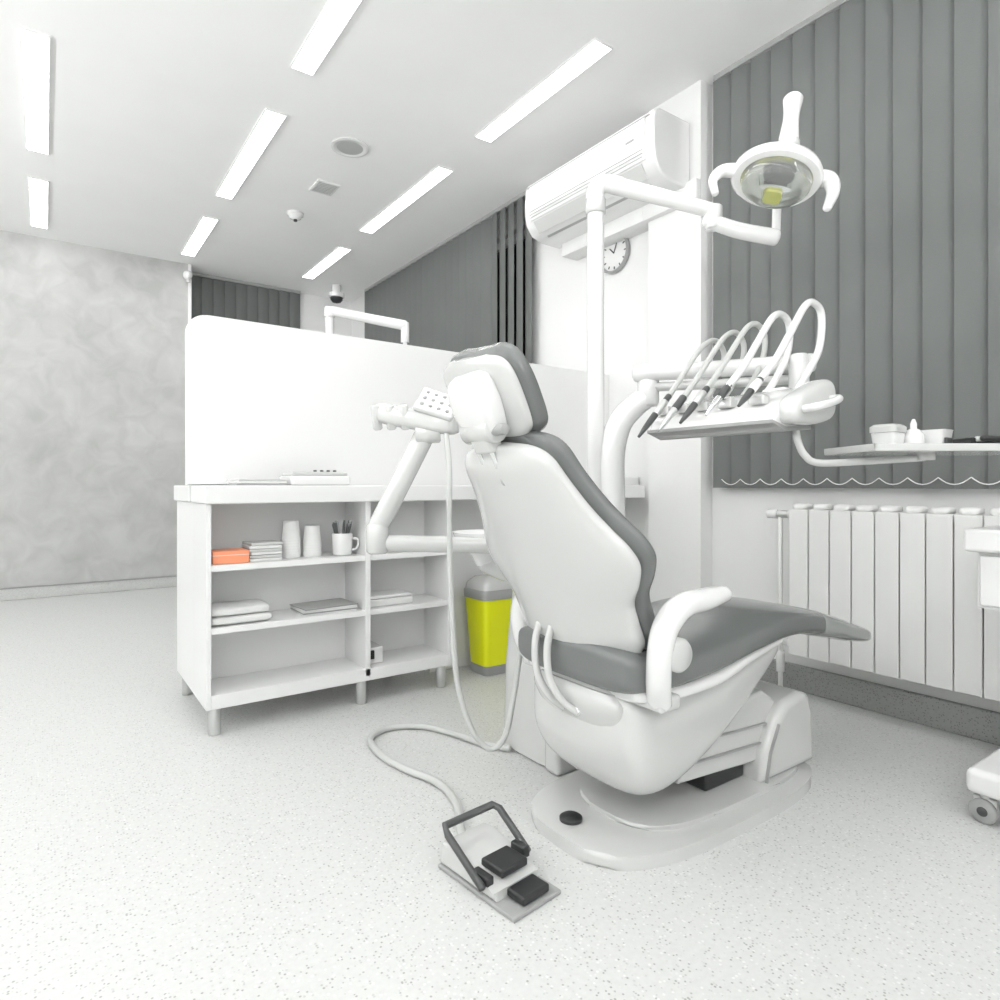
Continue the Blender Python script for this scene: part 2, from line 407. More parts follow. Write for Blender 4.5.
r = root("instrument_case",(1.33,2.83,Z1))
box(r,"base",1.235,1.42,2.76,2.9,Z1,Z1+.03,W_PLA,.006); box(r,"lid",1.235,1.42,2.76,2.9,Z1+.031,Z1+.055,DGR,.006); box(r,"label",1.30,1.36,2.757,2.765,Z1+.01,Z1+.05,YEL,.002)
r = root("storage_tray",(1.33,2.83,Z2))
box(r,"tray_body",1.22,1.45,2.76,2.92,Z2,Z2+.035,W_PLA,.008); box(r,"tray_lid",1.225,1.445,2.765,2.915,Z2+.037,Z2+.05,W_LAM,.005)
r = root("storage_carton",(1.26,2.85,.166))
box(r,"carton",1.215,1.3,2.78,2.93,.166,.24,W_PLA,.004); box(r,"clip",1.22,1.25,2.765,2.779,.19,.23,BLK,.003)
# counter-top objects
CT = .999
r = root("sterilizer_box",(.98,2.82,CT))
box(r,"body",.86,1.13,2.76,2.94,CT,CT+.042,W_PLA,.008); box(r,"lid",.87,1.12,2.77,2.93,CT+.042,CT+.06,G_PLA,.005)
for i in range(4): cyl(r,f"knob_{i}",(.98+i*.03,2.80,CT+.058),(.98+i*.03,2.80,CT+.068),.008,DGR,seg=12)
r = root("stacked_folders",(.73,2.82,CT))
for i in range(3): box(r,f"folder_{i}",.64,.84,2.75,2.93,CT+i*.009,CT+i*.009+.008,[M_PLA,W_PLA,G_PLA][i],.002,rz=(i-1)*.04)

# ------------------------------------------------------------------ yellow bin
r = root("yellow_waste_bin",(1.97,2.82,0))
def ringrect(cx,cy,hx,hy,z,seg=32,ex=.35):
    return [Vector((cx+hx*sgnp(math.cos(2*math.pi*k/seg),ex), cy+hy*sgnp(math.sin(2*math.pi*k/seg),ex), z)) for k in range(seg)]
def ringbody(p,name,cx,cy,lst,mt,ang=45):
    bm = bmesh.new(); add_rings(bm,[ringrect(cx,cy,hx,hy,z) for hx,hy,z in lst]); return finish(name,bm,mt,p,ang=ang)
bx,by = 1.965,2.84
ringbody(r,"foot",bx,by,[(.095,.08,0),(.10,.085,.006),(.10,.085,.05)],M_PLA)
ringbody(r,"body",bx,by,[(.098,.083,.045),(.122,.108,.40),(.122,.108,.405)],YEL)
ringbody(r,"rim",bx,by,[(.126,.112,.40),(.128,.114,.41),(.128,.114,.44),(.122,.108,.45)],M_PLA)
ringbody(r,"lid",bx,by,[(.122,.108,.448),(.115,.102,.48),(.08,.07,.51),(.02,.02,.52)],G_PLA)

# ------------------------------------------------------------------ radiator
r = root("column_radiator",(2.9,.95,.2))
y = 1.67; i = 0
while y > -.2:
    ya,yb = y-.0935, y-.0025
    box(r,f"section_{i}",2.85,2.862,ya,yb,.205,.885,RAD,.004)
    box(r,f"web_{i}",2.858,2.935,(ya+yb)/2-.01,(ya+yb)/2+.01,.215,.875,RAD,.003)
    box(r,f"rear_fin_{i}",2.90,2.938,ya,yb,.215,.875,RAD,.003)
    loft(r,f"cap_{i}",[((2.851,(ya+yb)/2,.893),(0,.02,0),(0,0,.008),(0,0,0)),((2.87,(ya+yb)/2,.90),(0,.034,0),(0,0,.013),(0,0,0)),((2.92,(ya+yb)/2,.90),(0,.034,0),(0,0,.013),(0,0,0)),((2.94,(ya+yb)/2,.893),(0,.02,0),(0,0,.008),(0,0,0))],RAD,ex=.5,seg=16,n=3)
    y -= .096; i += 1
cyl(r,"top_header",(2.895,1.69,.86),(2.895,-.22,.86),.024,RAD)
cyl(r,"bottom_header",(2.895,1.69,.25),(2.895,-.22,.25),.024,RAD)
for k,yy in enumerate((1.4,.4)): box(r,f"bracket_{k}",2.935,3.0,yy-.012,yy+.012,.82,.85,RAD,.002)
r2 = root("radiator_valve_pipe",(2.895,1.73,0))
cyl(r2,"riser",(2.895,1.735,0),(2.895,1.735,.88),.011,RAD,seg=16)
cyl(r2,"valve_body",(2.895,1.735,.10),(2.895,1.735,.20),.02,W_PLA)
cyl(r2,"floor_rosette",(2.895,1.735,0),(2.895,1.735,.012),.035,W_PLA)
cyl(r2,"top_union",(2.895,1.69,.86),(2.895,1.75,.86),.018,ALU); cyl(r2,"bottom_union",(2.895,1.69,.25),(2.895,1.75,.25),.018,W_PLA)
cyl(r2,"thermostat_head",(2.895,1.75,.86),(2.895,1.80,.86),.022,W_PLA)

# ------------------------------------------------------------------ air conditioner
r = root("air_conditioner",(2.75,2.83,2.8))
prof = [(2.9,3.0),(2.66,3.0),(2.62,2.985),(2.605,2.95),(2.60,2.80),(2.615,2.72),(2.66,2.66),(2.75,2.635),(2.9,2.635)]
prism(r,"housing",[(x,2.27,z) for x,z in prof],(0,1.11,0),W_PLA,.012,4)
prism(r,"front_panel",[(2.604,2.33,2.96),(2.594,2.33,2.95),(2.59,2.33,2.80),(2.603,2.33,2.735),(2.615,2.33,2.74)],(0,.99,0),W_LAM,.003)
prism(r,"panel_seam",[(2.602,2.30,2.965),(2.600,2.30,2.962),(2.600,2.30,2.958),(2.606,2.30,2.958)],(0,1.05,0),M_PLA,0)
for k in range(3): prism(r,f"panel_groove_{k}",[(2.5905,2.34,2.79-.02*k),(2.589,2.34,2.788-.02*k),(2.5905,2.34,2.786-.02*k),(2.595,2.34,2.788-.02*k)],(0,.97,0),M_PLA,0)
prism(r,"air_flap",[(2.606,2.36,2.722),(2.655,2.36,2.655),(2.662,2.36,2.66),(2.614,2.36,2.727)],(0,.93,0),G_PLA,.001)
prism(r,"air_slot",[(2.64,2.38,2.684),(2.72,2.38,2.639),(2.72,2.38,2.65),(2.65,2.38,2.69)],(0,.89,0),M_PLA,0)
box(r,"logo_badge",2.588,2.60,2.4,2.46,2.86,2.872,M_PLA,.001)

# clock
r = root("wall_clock",(2.99,2.93,2.49))
cc = (3.0,2.93,2.49)
lathe(r,"rim",cc,[(.125,0),(.13,.01),(.13,.03),(.122,.038),(.113,.03),(.113,.012)],M_PLA,axis=(-1,0,0),seg=40)
lathe(r,"face",cc,[(.114,.0),(.114,.014),(0,.0145)],W_PLA,axis=(-1,0,0),seg=40)
for k in range(12):
    a = k*math.pi/6
    cyl(r,f"hour_mark_{k}",(2.984,2.93+.085*math.sin(a),2.49+.085*math.cos(a)),(2.984,2.93+.102*math.sin(a),2.49+.102*math.cos(a)),.004,BLK,seg=6,bev=.001)
cyl(r,"hour_hand",(2.982,2.93,2.49),(2.982,2.97,2.53),.004,BLK,seg=6); cyl(r,"minute_hand",(2.98,2.93,2.49),(2.98,2.90,2.565),.003,BLK,seg=6)

# ------------------------------------------------------------------ DENTAL CHAIR
ch = root("dental_chair",(1.6,1.35,0))
YC = 1.35
def superout(cx,cy,a,b,ex,z,n=56): return [(cx+a*sgnp(math.cos(2*math.pi*k/n),ex), cy+b*sgnp(math.sin(2*math.pi*k/n),ex), z) for k in range(n)]
prism(ch,"base_plate",superout(1.675,1.355,.52,.262,.62,0),(0,0,.036),G_PLA,.012,4)
prism(ch,"base_plate_upper",superout(1.75,1.355,.42,.205,.6,.036),(0,0,.014),G_PLA,.008,3)
lathe(ch,"base_button",(1.235,1.385,.036),[(.033,0),(.033,.008),(.026,.013),(0,.014)],BLK)
prism(ch,"pedestal",[(1.86,1.17,.045),(1.88,1.17,.14),(1.93,1.17,.23),(1.99,1.17,.285),(2.08,1.17,.30),(2.135,1.17,.285),(2.16,1.17,.23),(2.17,1.17,.045)],(0,.36,0),G_PLA,.03,5)
prism(ch,"pedestal_side_seam",[(1.872,1.166,.05),(1.894,1.166,.138),(1.942,1.166,.223),(1.946,1.166,.220),(1.899,1.166,.136),(1.877,1.166,.05)],(0,.01,0),M_PLA,0)
prism(ch,"lift_linkage",[(1.50,1.21,.13),(1.90,1.21,.10),(2.01,1.21,.27),(1.92,1.21,.325),(1.55,1.21,.30)],(0,.28,0),G_PLA,.012,3)
prism(ch,"lift_linkage_cover",[(1.56,1.2,.238),(1.93,1.2,.215),(1.94,1.2,.221),(1.56,1.2,.244)],(0,.30,0),M_PLA,.002,2)
prism(ch,"lift_linkage_cover_low",[(1.56,1.2,.178),(1.91,1.2,.158),(1.92,1.2,.164),(1.56,1.2,.184)],(0,.30,0),M_PLA,.002,2)
box(ch,"pedestal_gap_shade",1.66,1.86,1.24,1.46,.05,.11,BLK,.01)  # solid black block painting the shade of the open gap
def st(x,hw,zt,zb): return ((x,YC,(zt+zb)/2),(0,hw,0),(0,0,(zt-zb)/2),(0,0,0))
loft(ch,"seat_underbody",[st(1.215,.13,.45,.32),st(1.225,.19,.46,.25),st(1.26,.222,.465,.18),st(1.33,.222,.465,.138),st(1.44,.212,.465,.138),st(1.58,.20,.465,.185),st(1.72,.185,.48,.25),st(1.85,.17,.495,.33),st(1.98,.15,.50,.41),st(2.05,.12,.50,.45)],G_PLA,ex=.6,seg=56)
loft(ch,"seat_rim",[st(1.225,.17,.475,.45),st(1.235,.232,.48,.435),st(1.35,.245,.47,.425),st(1.55,.245,.475,.43),st(1.75,.22,.50,.46),st(1.95,.19,.51,.48)],W_PLA,ex=.45,seg=48)
def sp(x,hw,zc,ht,tx=0): return ((x,YC,zc),(0,hw,0),(0,0,ht),(0,0,0))
loft(ch,"seat_and_leg_cushion",[sp(1.175,.12,.525,.015),sp(1.182,.20,.523,.042),sp(1.205,.24,.518,.060),sp(1.29,.25,.508,.062),sp(1.42,.247,.505,.06),sp(1.58,.24,.514,.057),sp(1.75,.235,.535,.053),sp(1.9,.23,.548,.05),sp(2.03,.225,.545,.047),sp(2.15,.222,.527,.044),sp(2.2,.21,.517,.036)],UPH,ex=.5,seg=56)
loft(ch,"foot_cushion_cover",[sp(2.16,.20,.524,.034),sp(2.17,.228,.522,.047),sp(2.28,.227,.495,.045),sp(2.40,.22,.463,.040),sp(2.51,.205,.437,.032),sp(2.56,.17,.427,.022),sp(2.57,.09,.425,.01)],UPHL,ex=.5,seg=56)
# backrest
nrm = Vector((.885,0,.466)); up = Vector((-.466,0,.885))
tw = [(-.03,.10),(0,.185),(.06,.222),(.16,.226),(.26,.232),(.35,.265),(.44,.287),(.52,.275),(.60,.245),(.70,.212),(.82,.185),(.92,.165),(.98,.13),(1.01,.05)]
def back_pt(t): return Vector((1.232-.298*t + .015*math.sin(math.pi*t), 1.357, .53+.565*t))
sh = []; pd = []
for t,w in tw:
    c = back_pt(t)
    th = .034 if 0 <= t <= .95 else .018
    av = Vector((-.06*w, w, 0))
    sh.append((c, av, nrm*th, nrm*.045*(w/.28)))
    c2 = c + nrm*.044
    pd.append((c2+up*(.012 if t > .9 else 0), av*((w+.010)/w), nrm*(.030 if 0 <= t <= .95 else .016), nrm*.05*(w/.28)))
loft(ch,"backrest_shell",sh,G_PLA,ex=.62,seg=64,n=5)
loft(ch,"backrest_cushion",pd,UPH,ex=.55,seg=64,n=5)
loft(ch,"hinge_cover",[((1.225,YC,.445),(0,.15,0),(.02,0,0),(0,0,0)),((1.225,YC,.41),(0,.18,0),(.03,0,0),(0,0,0)),((1.25,YC,.33),(0,.15,0),(.03,0,0),(0,0,0))],G_PLA,ex=.6)
for k,oy in enumerate((0,-.055)):
    tube(ch,f"back_link_{k}",[(1.170,1.45+oy,.60),(1.155,1.45+oy,.54),(1.155,1.44+oy,.46),(1.175,1.41+oy,.40),(1.21,1.38+oy,.365)],.011,G_PLA)
    cyl(ch,f"back_link_bolt_{k}",(1.20,1.385+oy,.37),(1.235,1.385+oy,.37),.014,CHR,seg=16)
# headrest
hn = Vector((.86,0,.51)).normalized(); hu = Vector((-.51,0,.86)).normalized()
hc = Vector((.942,1.35,1.235))
hp = []
for t,w,th in ((-.125,.05,.012),(-.12,.09,.022),(-.09,.122,.030),(-.02,.135,.032),(.04,.137,.032),(.09,.125,.03),(.117,.09,.022),(.123,.04,.01)):
    hp.append((hc+hu*t, (-.012,w,0), hn*th, hn*.012))
loft(ch,"headrest_cushion",hp,UPH,ex=.55,seg=48)
hs = []
for t,w,th in ((-.11,.05,.01),(-.105,.09,.014),(-.07,.118,.016),(.04,.130,.018),(.09,.113,.016),(.112,.06,.01)):
    hs.append((hc-hn*.034+hu*t,(-.012,w,0),hn*th,hn*.008))
loft(ch,"headrest_shell",hs,G_PLA,ex=.55,seg=48)
Rm = Matrix.Rotation(-math.atan2(.51,.86),3,'Y')
loft(ch,"headrest_housing",[(hc-hn*.068-hu*.085,(0,.05,0),hn*.02,(0,0,0)),(hc-hn*.07-hu*.07,(0,.07,0),hn*.03,(0,0,0)),(hc-hn*.066+hu*.0,(0,.085,0),hn*.034,(0,0,0)),(hc-hn*.058+hu*.06,(0,.08,0),hn*.026,(0,0,0)),(hc-hn*.05+hu*.08,(0,.05,0),hn*.012,(0,0,0))],W_PLA,ex=.5)
cyl(ch,"headrest_joint",(.91,1.295,1.14),(.91,1.415,1.14),.035,G_PLA)
box(ch,"headrest_neck",.893,.938,1.315,1.395,1.08,1.15,G_PLA,.012,3,rot=Rm)
cyl(ch,"headrest_lock_lever",(.905,1.25,1.135),(.905,1.30,1.135),.014,M_PLA,seg=16)
for k,oy in enumerate((-.028,.028)): cyl(ch,f"headrest_rod_{k}",(.90,1.355+oy,1.12),(.96,1.355+oy,1.0),.007,CHR,seg=16)
# armrests
for k,(yy,s) in enumerate(((1.065,1),(1.64,-1))):
    tube(ch,f"armrest_{k}",[(1.275,yy+s*.03,.45),(1.25,yy+s*.01,.51),(1.245,yy,.59),(1.27,yy,.65),(1.33,yy,.69),(1.42,yy,.698),(1.50,yy,.705)],[.036,.035,.035,.037,.038,.036,.028],W_PLA,flat=.8,seg=24,up=(1,0,0))
    cyl(ch,f"armrest_pivot_{k}",(1.29,yy-.035,.575),(1.29,yy+.05,.575),.043,G_PLA,bev=.008)
    box(ch,f"armrest_bracket_{k}",1.25,1.33,min(yy,yy+s*.1),max(yy,yy+s*.1),.425,.465,G_PLA,.012)

# ------------------------------------------------------------------ DENTAL UNIT
du = root("dental_delivery_unit",(1.7,1.9,0))
ringbody(du,"cabinet",1.68,1.87,[(.24,.16,0),(.25,.17,.01),(.245,.165,.3),(.22,.15,.6),(.2,.13,.7),(.17,.1,.72)],G_PLA)
box(du,"junction_box",1.42,1.6,1.66,1.74,.0,.4,G_PLA,.02)
tube(du,"post",[(1.84,1.82,.68),(1.84,1.82,.95),(1.84,1.82,1.12),(1.86,1.80,1.24),(1.90,1.76,1.31),(1.94,1.72,1.345)],[.055,.052,.052,.05,.047,.04],W_PLA,seg=24)
cyl(du,"post_joint",(1.94,1.72,1.31),(1.94,1.72,1.47),.042,W_PLA,bev=.008)
tube(du,"swing_arm",[(1.90,1.745,1.44),(2.05,1.49,1.435),(2.20,1.20,1.43)],[.034,.032,.034],W_PLA,seg=20)
tube(du,"swing_arm_lower",[(1.92,1.74,1.385),(2.05,1.5,1.38),(2.17,1.24,1.375)],[.018,.018,.018],G_PLA,seg=16)
cyl(du,"arm_end_joint",(2.16,1.225,1.30),(2.16,1.225,1.46),.034,W_PLA,bev=.008)
box(du,"console_bracket",1.98,2.17,1.17,1.26,1.285,1.325,W_PLA,.012)
cp = [(1.735,1.185),(1.75,1.225),(1.82,1.265),(1.95,1.31),(2.0,1.31),(2.02,1.27),(2.0,1.215),(1.93,1.18),(1.78,1.165)]
prism(du,"console_body",[(x,1.06,z) for x,z in cp],(0,.48,0),W_PLA,.014,4)
prism(du,"console_tray_edge",[(1.73,1.06,1.182),(1.80,1.06,1.160),(1.94,1.06,1.173),(1.94,1.06,1.185),(1.80,1.06,1.172),(1.73,1.06,1.192)],(0,.48,0),M_PLA,.002)
loft(du,"console_end_grip",[((1.765,1.045,1.21),(0,.02,0),(0,0,.02),(0,0,0)),((1.785,1.04,1.22),(0,.035,0),(0,0,.04),(0,0,0)),((1.87,1.04,1.24),(0,.045,0),(0,0,.06),(0,0,0)),((1.94,1.04,1.258),(0,.047,0),(0,0,.066),(0,0,0)),((1.965,1.04,1.26),(0,.042,0),(0,0,.055),(0,0,0)),((1.98,1.04,1.26),(0,.02,0),(0,0,.02),(0,0,0))],G_PLA,ex=.6)
tube(du,"console_handle",[(1.79,1.0,1.22),(1.80,.965,1.225),(1.86,.955,1.24),(1.91,.96,1.255),(1.93,.995,1.26)],.012,W_PLA)
# instruments
ins = [1.50,1.42,1.34,1.25,1.14]
for i,yy in enumerate(ins):
    a = Vector((1.655+.01*i,yy+.01,1.165+.018*i)); b = Vector((1.80,yy,1.315+.004*i))
    m_ = a.lerp(b,.55)
    tube(du,f"handpiece_{i}",[a,a.lerp(b,.25),m_,b],[.005,.010,.012,.011],[DGR,ALU,DGR,CHR,DGR][i],seg=14)
    tube(du,f"handpiece_collar_{i}",[m_,a.lerp(b,.85)],[.0135,.0135],[ALU,DGR,ALU,DGR,W_PLA][i],seg=14,smooth=False)
    box(du,f"holder_{i}",1.765,1.80,yy-.026,yy+.026,1.245,1.275,G_PLA,.006)
    hz = 1.545+.016*i; dx = .03*i
    rr = .010 if i < 3 else .0125
    tube(du,f"hose_{i}",[b-(b-a)*.05,Vector((1.87,yy,1.39)),Vector((1.95,yy,1.48)),Vector((2.01+dx*.3,yy,hz-.018)),Vector((2.07+dx*.3,yy,hz)),Vector((2.115+dx*.3,yy,hz-.035)),Vector((2.11+dx*.2,yy,1.46)),Vector((2.05,yy,1.36)),Vector((1.975,yy,1.29))],rr,W_PLA if i > 2 else HOSE,seg=12)
for k in range(3):
    for j in range(3): cyl(du,f"console_key_{k}_{j}",(1.85+.03*j,1.36+.035*k,1.272+.009*j),(1.85+.03*j-.004,1.36+.035*k,1.288+.009*j),.010,M_PLA,seg=14)
# assistant side
tube(du,"assistant_arm_horizontal",[(1.50,1.82,.765),(1.25,1.92,.785),(.93,2.035,.80)],[.030,.029,.029],G_PLA,seg=20)
cyl(du,"assistant_elbow",(.93,2.035,.765),(.93,2.035,.87),.038,G_PLA,bev=.008)
tube(du,"assistant_arm_riser",[(.93,2.035,.855),(.97,2.005,.95),(1.06,1.945,1.165)],[.034,.036,.036],G_PLA,seg=20)
cyl(du,"assistant_top_joint",(1.03,1.945,1.175),(1.10,1.90,1.18),.036,G_PLA,bev=.006)
loft(du,"assistant_holder_bar",[((.935,2.05,1.255),(0,0,.02),(.02,.02,0),(0,0,0)),((.95,2.03,1.245),(0,0,.035),(.03,.04,0),(0,0,0)),((1.03,1.96,1.225),(0,0,.036),(.03,.04,0),(0,0,0)),((1.12,1.88,1.205),(0,0,.034),(.03,.04,0),(0,0,0)),((1.15,1.86,1.20),(0,0,.02),(.02,.02,0),(0,0,0))],G_PLA,ex=.6)
for k in range(3):
    q = Vector((.93+.035*k,2.03-.035*k,1.19)); cyl(du,f"assistant_holder_hook_{k}",q,(q.x-.02,q.y-.02,q.z+.08),.016,G_PLA,bev=.004,seg=18)
RmK = Matrix.Rotation(math.radians(-40),3,'Z') @ Matrix.Rotation(math.radians(18),3,'Y') @ Matrix.Rotation(math.radians(50),3,'X')
box(du,"assistant_keypad",1.01,1.15,1.83,1.94,1.262,1.285,G_PLA,.01,4,rot=RmK)
kc = Vector((1.08,1.885,1.2735))
for a in range(4):
    for b in range(3):
        q = kc + RmK @ Vector((-.045+.03*a,-.03+.03*b,.010)); q2 = kc + RmK @ Vector((-.045+.03*a,-.03+.03*b,.014))
        cyl(du,f"keypad_key_{a}_{b}",q,q2,.007,M_PLA,seg=10,bev=.001)
lathe(du,"spittoon_bowl",(1.34,1.99,.74),[(.03,-.04),(.05,0),(.09,.03),(.115,.075),(.118,.085),(.11,.08),(.08,.04),(.03,.02),(0,.018)],W_PLA,cap=False)
tube(du,"spittoon_bracket",[(1.34,1.99,.71),(1.42,1.95,.67),(1.52,1.9,.66)],.035,G_PLA)
tube(du,"cup_filler",[(1.42,2.05,.72),(1.42,2.05,.90),(1.40,2.03,.94),(1.36,2.0,.935)],.009,CHR)
tube(du,"suction_hose",[(1.10,1.86,1.17),(1.085,1.815,1.05),(1.08,1.806,.85),(1.085,1.80,.60),(1.10,1.79,.36),(1.14,1.765,.20),(1.19,1.73,.135),(1.23,1.70,.18),(1.26,1.69,.32),(1.30,1.69,.48),(1.45,1.74,.55)],.0095,HOSE,seg=12)

# ------------------------------------------------------------------ operating lamp
ol = root("dental_operating_lamp",(1.8,1.85,.7))
cyl(ol,"pole",(1.79,1.86,.715),(1.79,1.86,2.16),.034,W_PLA,bev=.004)
cyl(ol,"pole_collar",(1.79,1.86,2.08),(1.79,1.86,2.14),.040,G_PLA)
tube(ol,"pole_bend",[(1.79,1.86,2.13),(1.79,1.86,2.17),(1.81,1.84,2.20),(1.86,1.79,2.185)],[.036,.037,.036,.035],W_PLA,seg=20)
tube(ol,"swing_arm",[(1.84,1.81,2.19),(1.98,1.67,2.125),(2.12,1.53,2.055)],[.034,.031,.028],W_PLA,seg=20)
tube(ol,"swing_arm_end",[(2.09,1.56,2.03),(2.16,1.47,1.975),(2.24,1.36,1.93)],[.028,.030,.031],W_PLA,seg=20)
cyl(ol,"arm_elbow",(2.11,1.54,1.99),(2.11,1.54,2.08),.033,W_PLA,bev=.006)
tube(ol,"lamp_yoke",[(2.24,1.36,1.95),(2.24,1.355,2.06),(2.20,1.32,2.17),(2.13,1.26,2.20)],.016,W_PLA)
tube(ol,"upper_stalk",[(2.05,1.205,2.10),(2.06,1.205,2.17),(2.085,1.21,2.26),(2.105,1.215,2.33)],[.034,.033,.026,.033],W_PLA,seg=22)
cyl(ol,"stalk_band",(2.055,1.205,2.135),(2.062,1.205,2.165),.037,G_PLA)
LC = Vector((2.035,1.235,2.045))
n_ = Vector((-.50,-.22,-.84)).normalized(); a_ = Vector((.815,-.579,.10)); a_ = (a_-n_*a_.dot(n_)).normalized(); b_ = n_.cross(a_)
def lring(h,ra,rb,ex=1,seg=48,ob=0): return [LC+n_*h+b_*ob+a_*ra*sgnp(math.cos(2*math.pi*k/seg),ex)+b_*rb*sgnp(math.sin(2*math.pi*k/seg),ex) for k in range(seg)]
def lobj(name,rs,mt,cap=True):
    bm = bmesh.new(); add_rings(bm,[lring(*q) for q in rs],cap); finish(name,bm,mt,ol,ang=50)
sb = 1 if b_.z > 0 else -1
lobj("lamp_back_housing",[(-.10,.02,.02),(-.095,.06,.05),(-.07,.115,.09),(-.035,.145,.11),(-.005,.15,.115),(.008,.14,.107),(.008,.115,.085),(-.01,.11,.08),(-.05,.08,.06),(-.07,.02,.02)],W_PLA)
lobj("lamp_reflector",[(.0,.108,.078),(-.03,.095,.065),(-.05,.06,.04),(-.058,.01,.01)],REFL)
lobj("lamp_front_glass",[(.006,.118,.088),(.04,.112,.083),(.066,.095,.068),(.074,.07,.05),(.076,.01,.01)],CLEAR)
lobj("lamp_bulb_shield",[(-.03,.045,.022,1,48,.025*sb),(.02,.045,.022,1,48,.025*sb)],DGR)
lobj("lamp_yellow_filter",[(-.02,.028,.022,.5,32,-.030*sb),(.05,.028,.022,.5,32,-.030*sb)],YELF)
lobj("lamp_bulb_socket",[(-.03,.05,.012,1,48,-.004*sb),(.03,.05,.012,1,48,-.004*sb)],CHR)
tube(ol,"lamp_handle_left",[LC-a_*.12-n_*.02,LC-a_*.18-n_*.005,LC-a_*.205+n_*.05,LC-a_*.19+n_*.12],[.026,.022,.016,.012],W_PLA,seg=14)
tube(ol,"lamp_handle_right",[LC+a_*.12-n_*.03,LC+a_*.17-n_*.03,LC+a_*.185+n_*.03,LC+a_*.17+n_*.12],[.030,.028,.022,.014],W_PLA,seg=14)

# ------------------------------------------------------------------ instrument tray
it = root("instrument_tray",(2.2,.82,1.08))
tube(it,"support_arm",[(1.87,1.07,1.165),(1.865,1.06,1.13),(1.875,1.045,1.09),(1.91,1.02,1.067),(2.03,.94,1.072),(2.18,.84,1.083)],.011,G_PLA)
cyl(it,"tray_hub",(2.18,.84,1.075),(2.18,.84,1.098),.03,G_PLA)
rz = -math.radians(35)
box(it,"tray_plate",1.92,2.46,.67,.95,1.095,1.104,G_PLA,.004,3,rz=rz)
for k,(bx0,bx1,by0,by1) in enumerate(((1.92,2.46,.67,.68),(1.92,2.46,.94,.95),(1.92,1.93,.67,.95),(2.45,2.46,.67,.95))):
    box(it,f"tray_rim_{k}",bx0,bx1,by0,by1,1.10,1.117,G_PLA,.003,2,rz=rz,piv=(2.19,.81,1.1))
tz = 1.105
r = root("cotton_roll_dispenser",(2.06,.89,tz)); cx,cy = 2.06,.89
ringbody(r,"tub",cx,cy,[(.035,.03,tz),(.042,.036,tz+.05)],W_PLA); ringbody(r,"lid",cx,cy,[(.045,.039,tz+.051),(.045,.039,tz+.068),(.038,.032,tz+.075)],G_PLA)
r = root("liquid_bottle",(2.12,.845,tz)); lathe(r,"bottle",(2.12,.845,tz),[(.022,0),(.028,.004),(.028,.045),(.019,.058),(.009,.064),(.009,.078),(.004,.092),(0,.093)],W_PLA)
r = root("plastic_tub",(2.19,.81,tz)); ringbody(r,"tub",2.19,.81,[(.032,.028,tz),(.038,.034,tz+.055),(.040,.036,tz+.06)],W_PLA); box(r,"label",2.156,2.19,.770,.778,tz+.01,tz+.035,DGR,.001)
r = root("hand_instruments",(2.28,.74,tz))
for k in range(4): cyl(r,f"instrument_{k}",(2.20+.02*k,.70+.02*k,tz+.030),(2.36+.02*k,.62+.02*k,tz+.030),.008,[BLK,ALU,DGR,BLK][k],seg=10)
box(r,"cassette",2.22,2.36,.68,.76,tz,tz+.034,BLK,.003,rz=rz)

# ------------------------------------------------------------------ foot pedal
fp = root("foot_control_pedal",(.93,1.31,0))
RZ = .12; PV = (.95,1.31,0); SH = (-.018,.012)
def fb(n_,x0,x1,y0,y1,z0,z1,mt,bev=.006):
    box(fp,n_,x0+SH[0],x1+SH[0],y0+SH[1],y1+SH[1],z0,z1,mt,bev,3,rz=RZ,piv=(PV[0]+SH[0],PV[1]+SH[1],0))
def rp(x,y,z):
    v = Matrix.Rotation(RZ,3,'Z') @ Vector((x-PV[0],y-PV[1],z)); return (v.x+PV[0]+SH[0],v.y+PV[1]+SH[1],v.z)
fb("base_plate",.87,1.03,1.165,1.455,0,.012,M_PLA,.004)
pr = [(1.235,.012),(1.235,.035),(1.31,.045),(1.40,.075),(1.445,.07),(1.455,.012)]
a0 = [rp(.875,y,z) for y,z in pr]; ex = Vector(rp(1.025,1.3,0))-Vector(rp(.875,1.3,0))
prism(fp,"housing",a0,ex,G_PLA,.008,3)
fb("pedal_rear",.91,1.0,1.25,1.33,.045,.066,BLK,.006)
fb("pedal_front",.91,1.0,1.175,1.235,.014,.035,BLK,.006)
fb("side_button_1",.872,.895,1.26,1.32,.035,.058,BLK,.005); fb("side_button_2",1.012,1.037,1.28,1.33,.04,.07,BLK,.005)
tube(fp,"lift_bar",[rp(.865,1.27,.035),rp(.862,1.40,.11),rp(.866,1.42,.125),rp(1.03,1.42,.125),rp(1.038,1.40,.12),rp(1.038,1.29,.05)],.010,DGR,smooth=False,seg=10)
tube(fp,"cable",[(1.415,1.93,.014),(1.36,2.03,.014),(1.33,2.15,.014),(1.26,2.31,.014),(1.14,2.38,.014),(1.03,2.32,.014),(1.0,2.16,.014),(1.02,2.0,.014),(1.06,1.85,.014),(1.04,1.70,.014),(.97,1.56,.02),(.925,1.46,.03)],.0125,HOSE,seg=12)

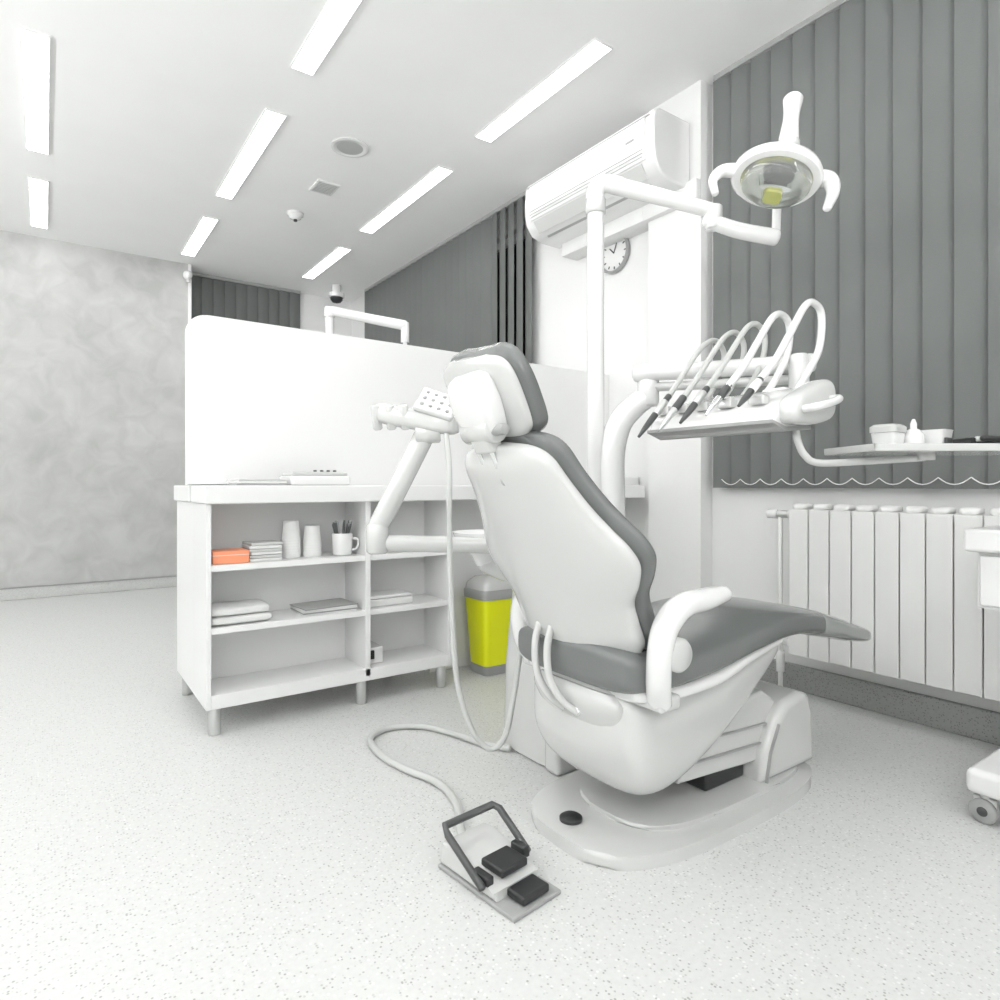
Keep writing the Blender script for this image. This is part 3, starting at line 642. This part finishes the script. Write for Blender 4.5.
# ------------------------------------------------------------------ rolling cart
r = root("rolling_instrument_cart",(2.5,.53,0))
box(r,"top",2.25,2.76,.27,.765,.80,.87,W_LAM,.012)
box(r,"drawer_box",2.29,2.74,.29,.74,.63,.80,W_LAM,.006)
box(r,"drawer_front",2.275,2.29,.30,.73,.64,.79,W_PLA,.006)
box(r,"drawer_handle",2.26,2.275,.44,.60,.71,.725,ALU,.003)
box(r,"column",2.56,2.74,.29,.68,.14,.63,W_LAM,.006)
box(r,"base",2.235,2.75,.28,.755,.085,.16,W_PLA,.02)
for k,(cx,cy) in enumerate(((2.275,.715),(2.275,.32),(2.70,.715),(2.70,.32))):
    cyl(r,f"caster_stem_{k}",(cx,cy,.05),(cx,cy,.09),.012,ALU)
    for s in (-.014,.014): cyl(r,f"caster_wheel_{k}_{'a' if s<0 else 'b'}",(cx+s-.009,cy,.036),(cx+s+.009,cy,.036),.036,M_PLA,bev=.006)
    cyl(r,f"caster_hub_{k}",(cx-.026,cy,.036),(cx+.026,cy,.036),.014,DGR,seg=16)
    box(r,f"caster_hood_{k}",cx-.01,cx+.01,cy-.03,cy+.03,.035,.075,G_PLA,.008)

# ------------------------------------------------------------------ second dental lamp behind the partition
r = root("dental_operating_lamp",(1.63,4.36,0))
cyl(r,"pole",(1.63,4.36,0),(1.63,4.36,2.2),.03,W_PLA)
cyl(r,"pole_base",(1.63,4.36,0),(1.63,4.36,.04),.16,G_PLA)
lathe(r,"pole_cap",(1.63,4.36,2.18),[(.036,0),(.038,.05),(.03,.07),(0,.075)],W_PLA)
tube(r,"swing_arm",[(1.64,4.35,2.225),(1.85,4.2,2.17),(2.06,4.05,2.12)],[.034,.034,.036],W_PLA)
cyl(r,"end_joint",(2.06,4.05,2.0),(2.06,4.05,2.14),.03,W_PLA)
lathe(r,"lamp_head",(2.06,4.0,1.55),[(.02,.12),(.10,.1),(.15,.03),(.15,0),(.13,-.01),(0,-.012)],W_PLA,axis=(0,.3,1))
tube(r,"lamp_stem",[(2.06,4.05,2.02),(2.06,4.05,1.85),(2.06,4.04,1.66)],.016,W_PLA)

# ------------------------------------------------------------------ world, camera
w = bpy.data.worlds.new("world"); sc.world = w; w.use_nodes = True
w.node_tree.nodes["Background"].inputs[0].default_value = (.9,.93,1,1)
w.node_tree.nodes["Background"].inputs[1].default_value = .3
sc.view_settings.view_transform = 'Standard'
sc.view_settings.look = 'None'
sc.view_settings.exposure = 0
sc.view_settings.gamma = 1.1
cam = bpy.data.cameras.new("camera"); co = bpy.data.objects.new("camera", cam); COL.objects.link(co)
cam.sensor_width = 36; cam.lens = 23.04; cam.shift_y = -.015; cam.clip_start = .05
co.location = (0,0,1.0); co.rotation_euler = (math.radians(90),0,math.radians(-35.4))
sc.camera = co
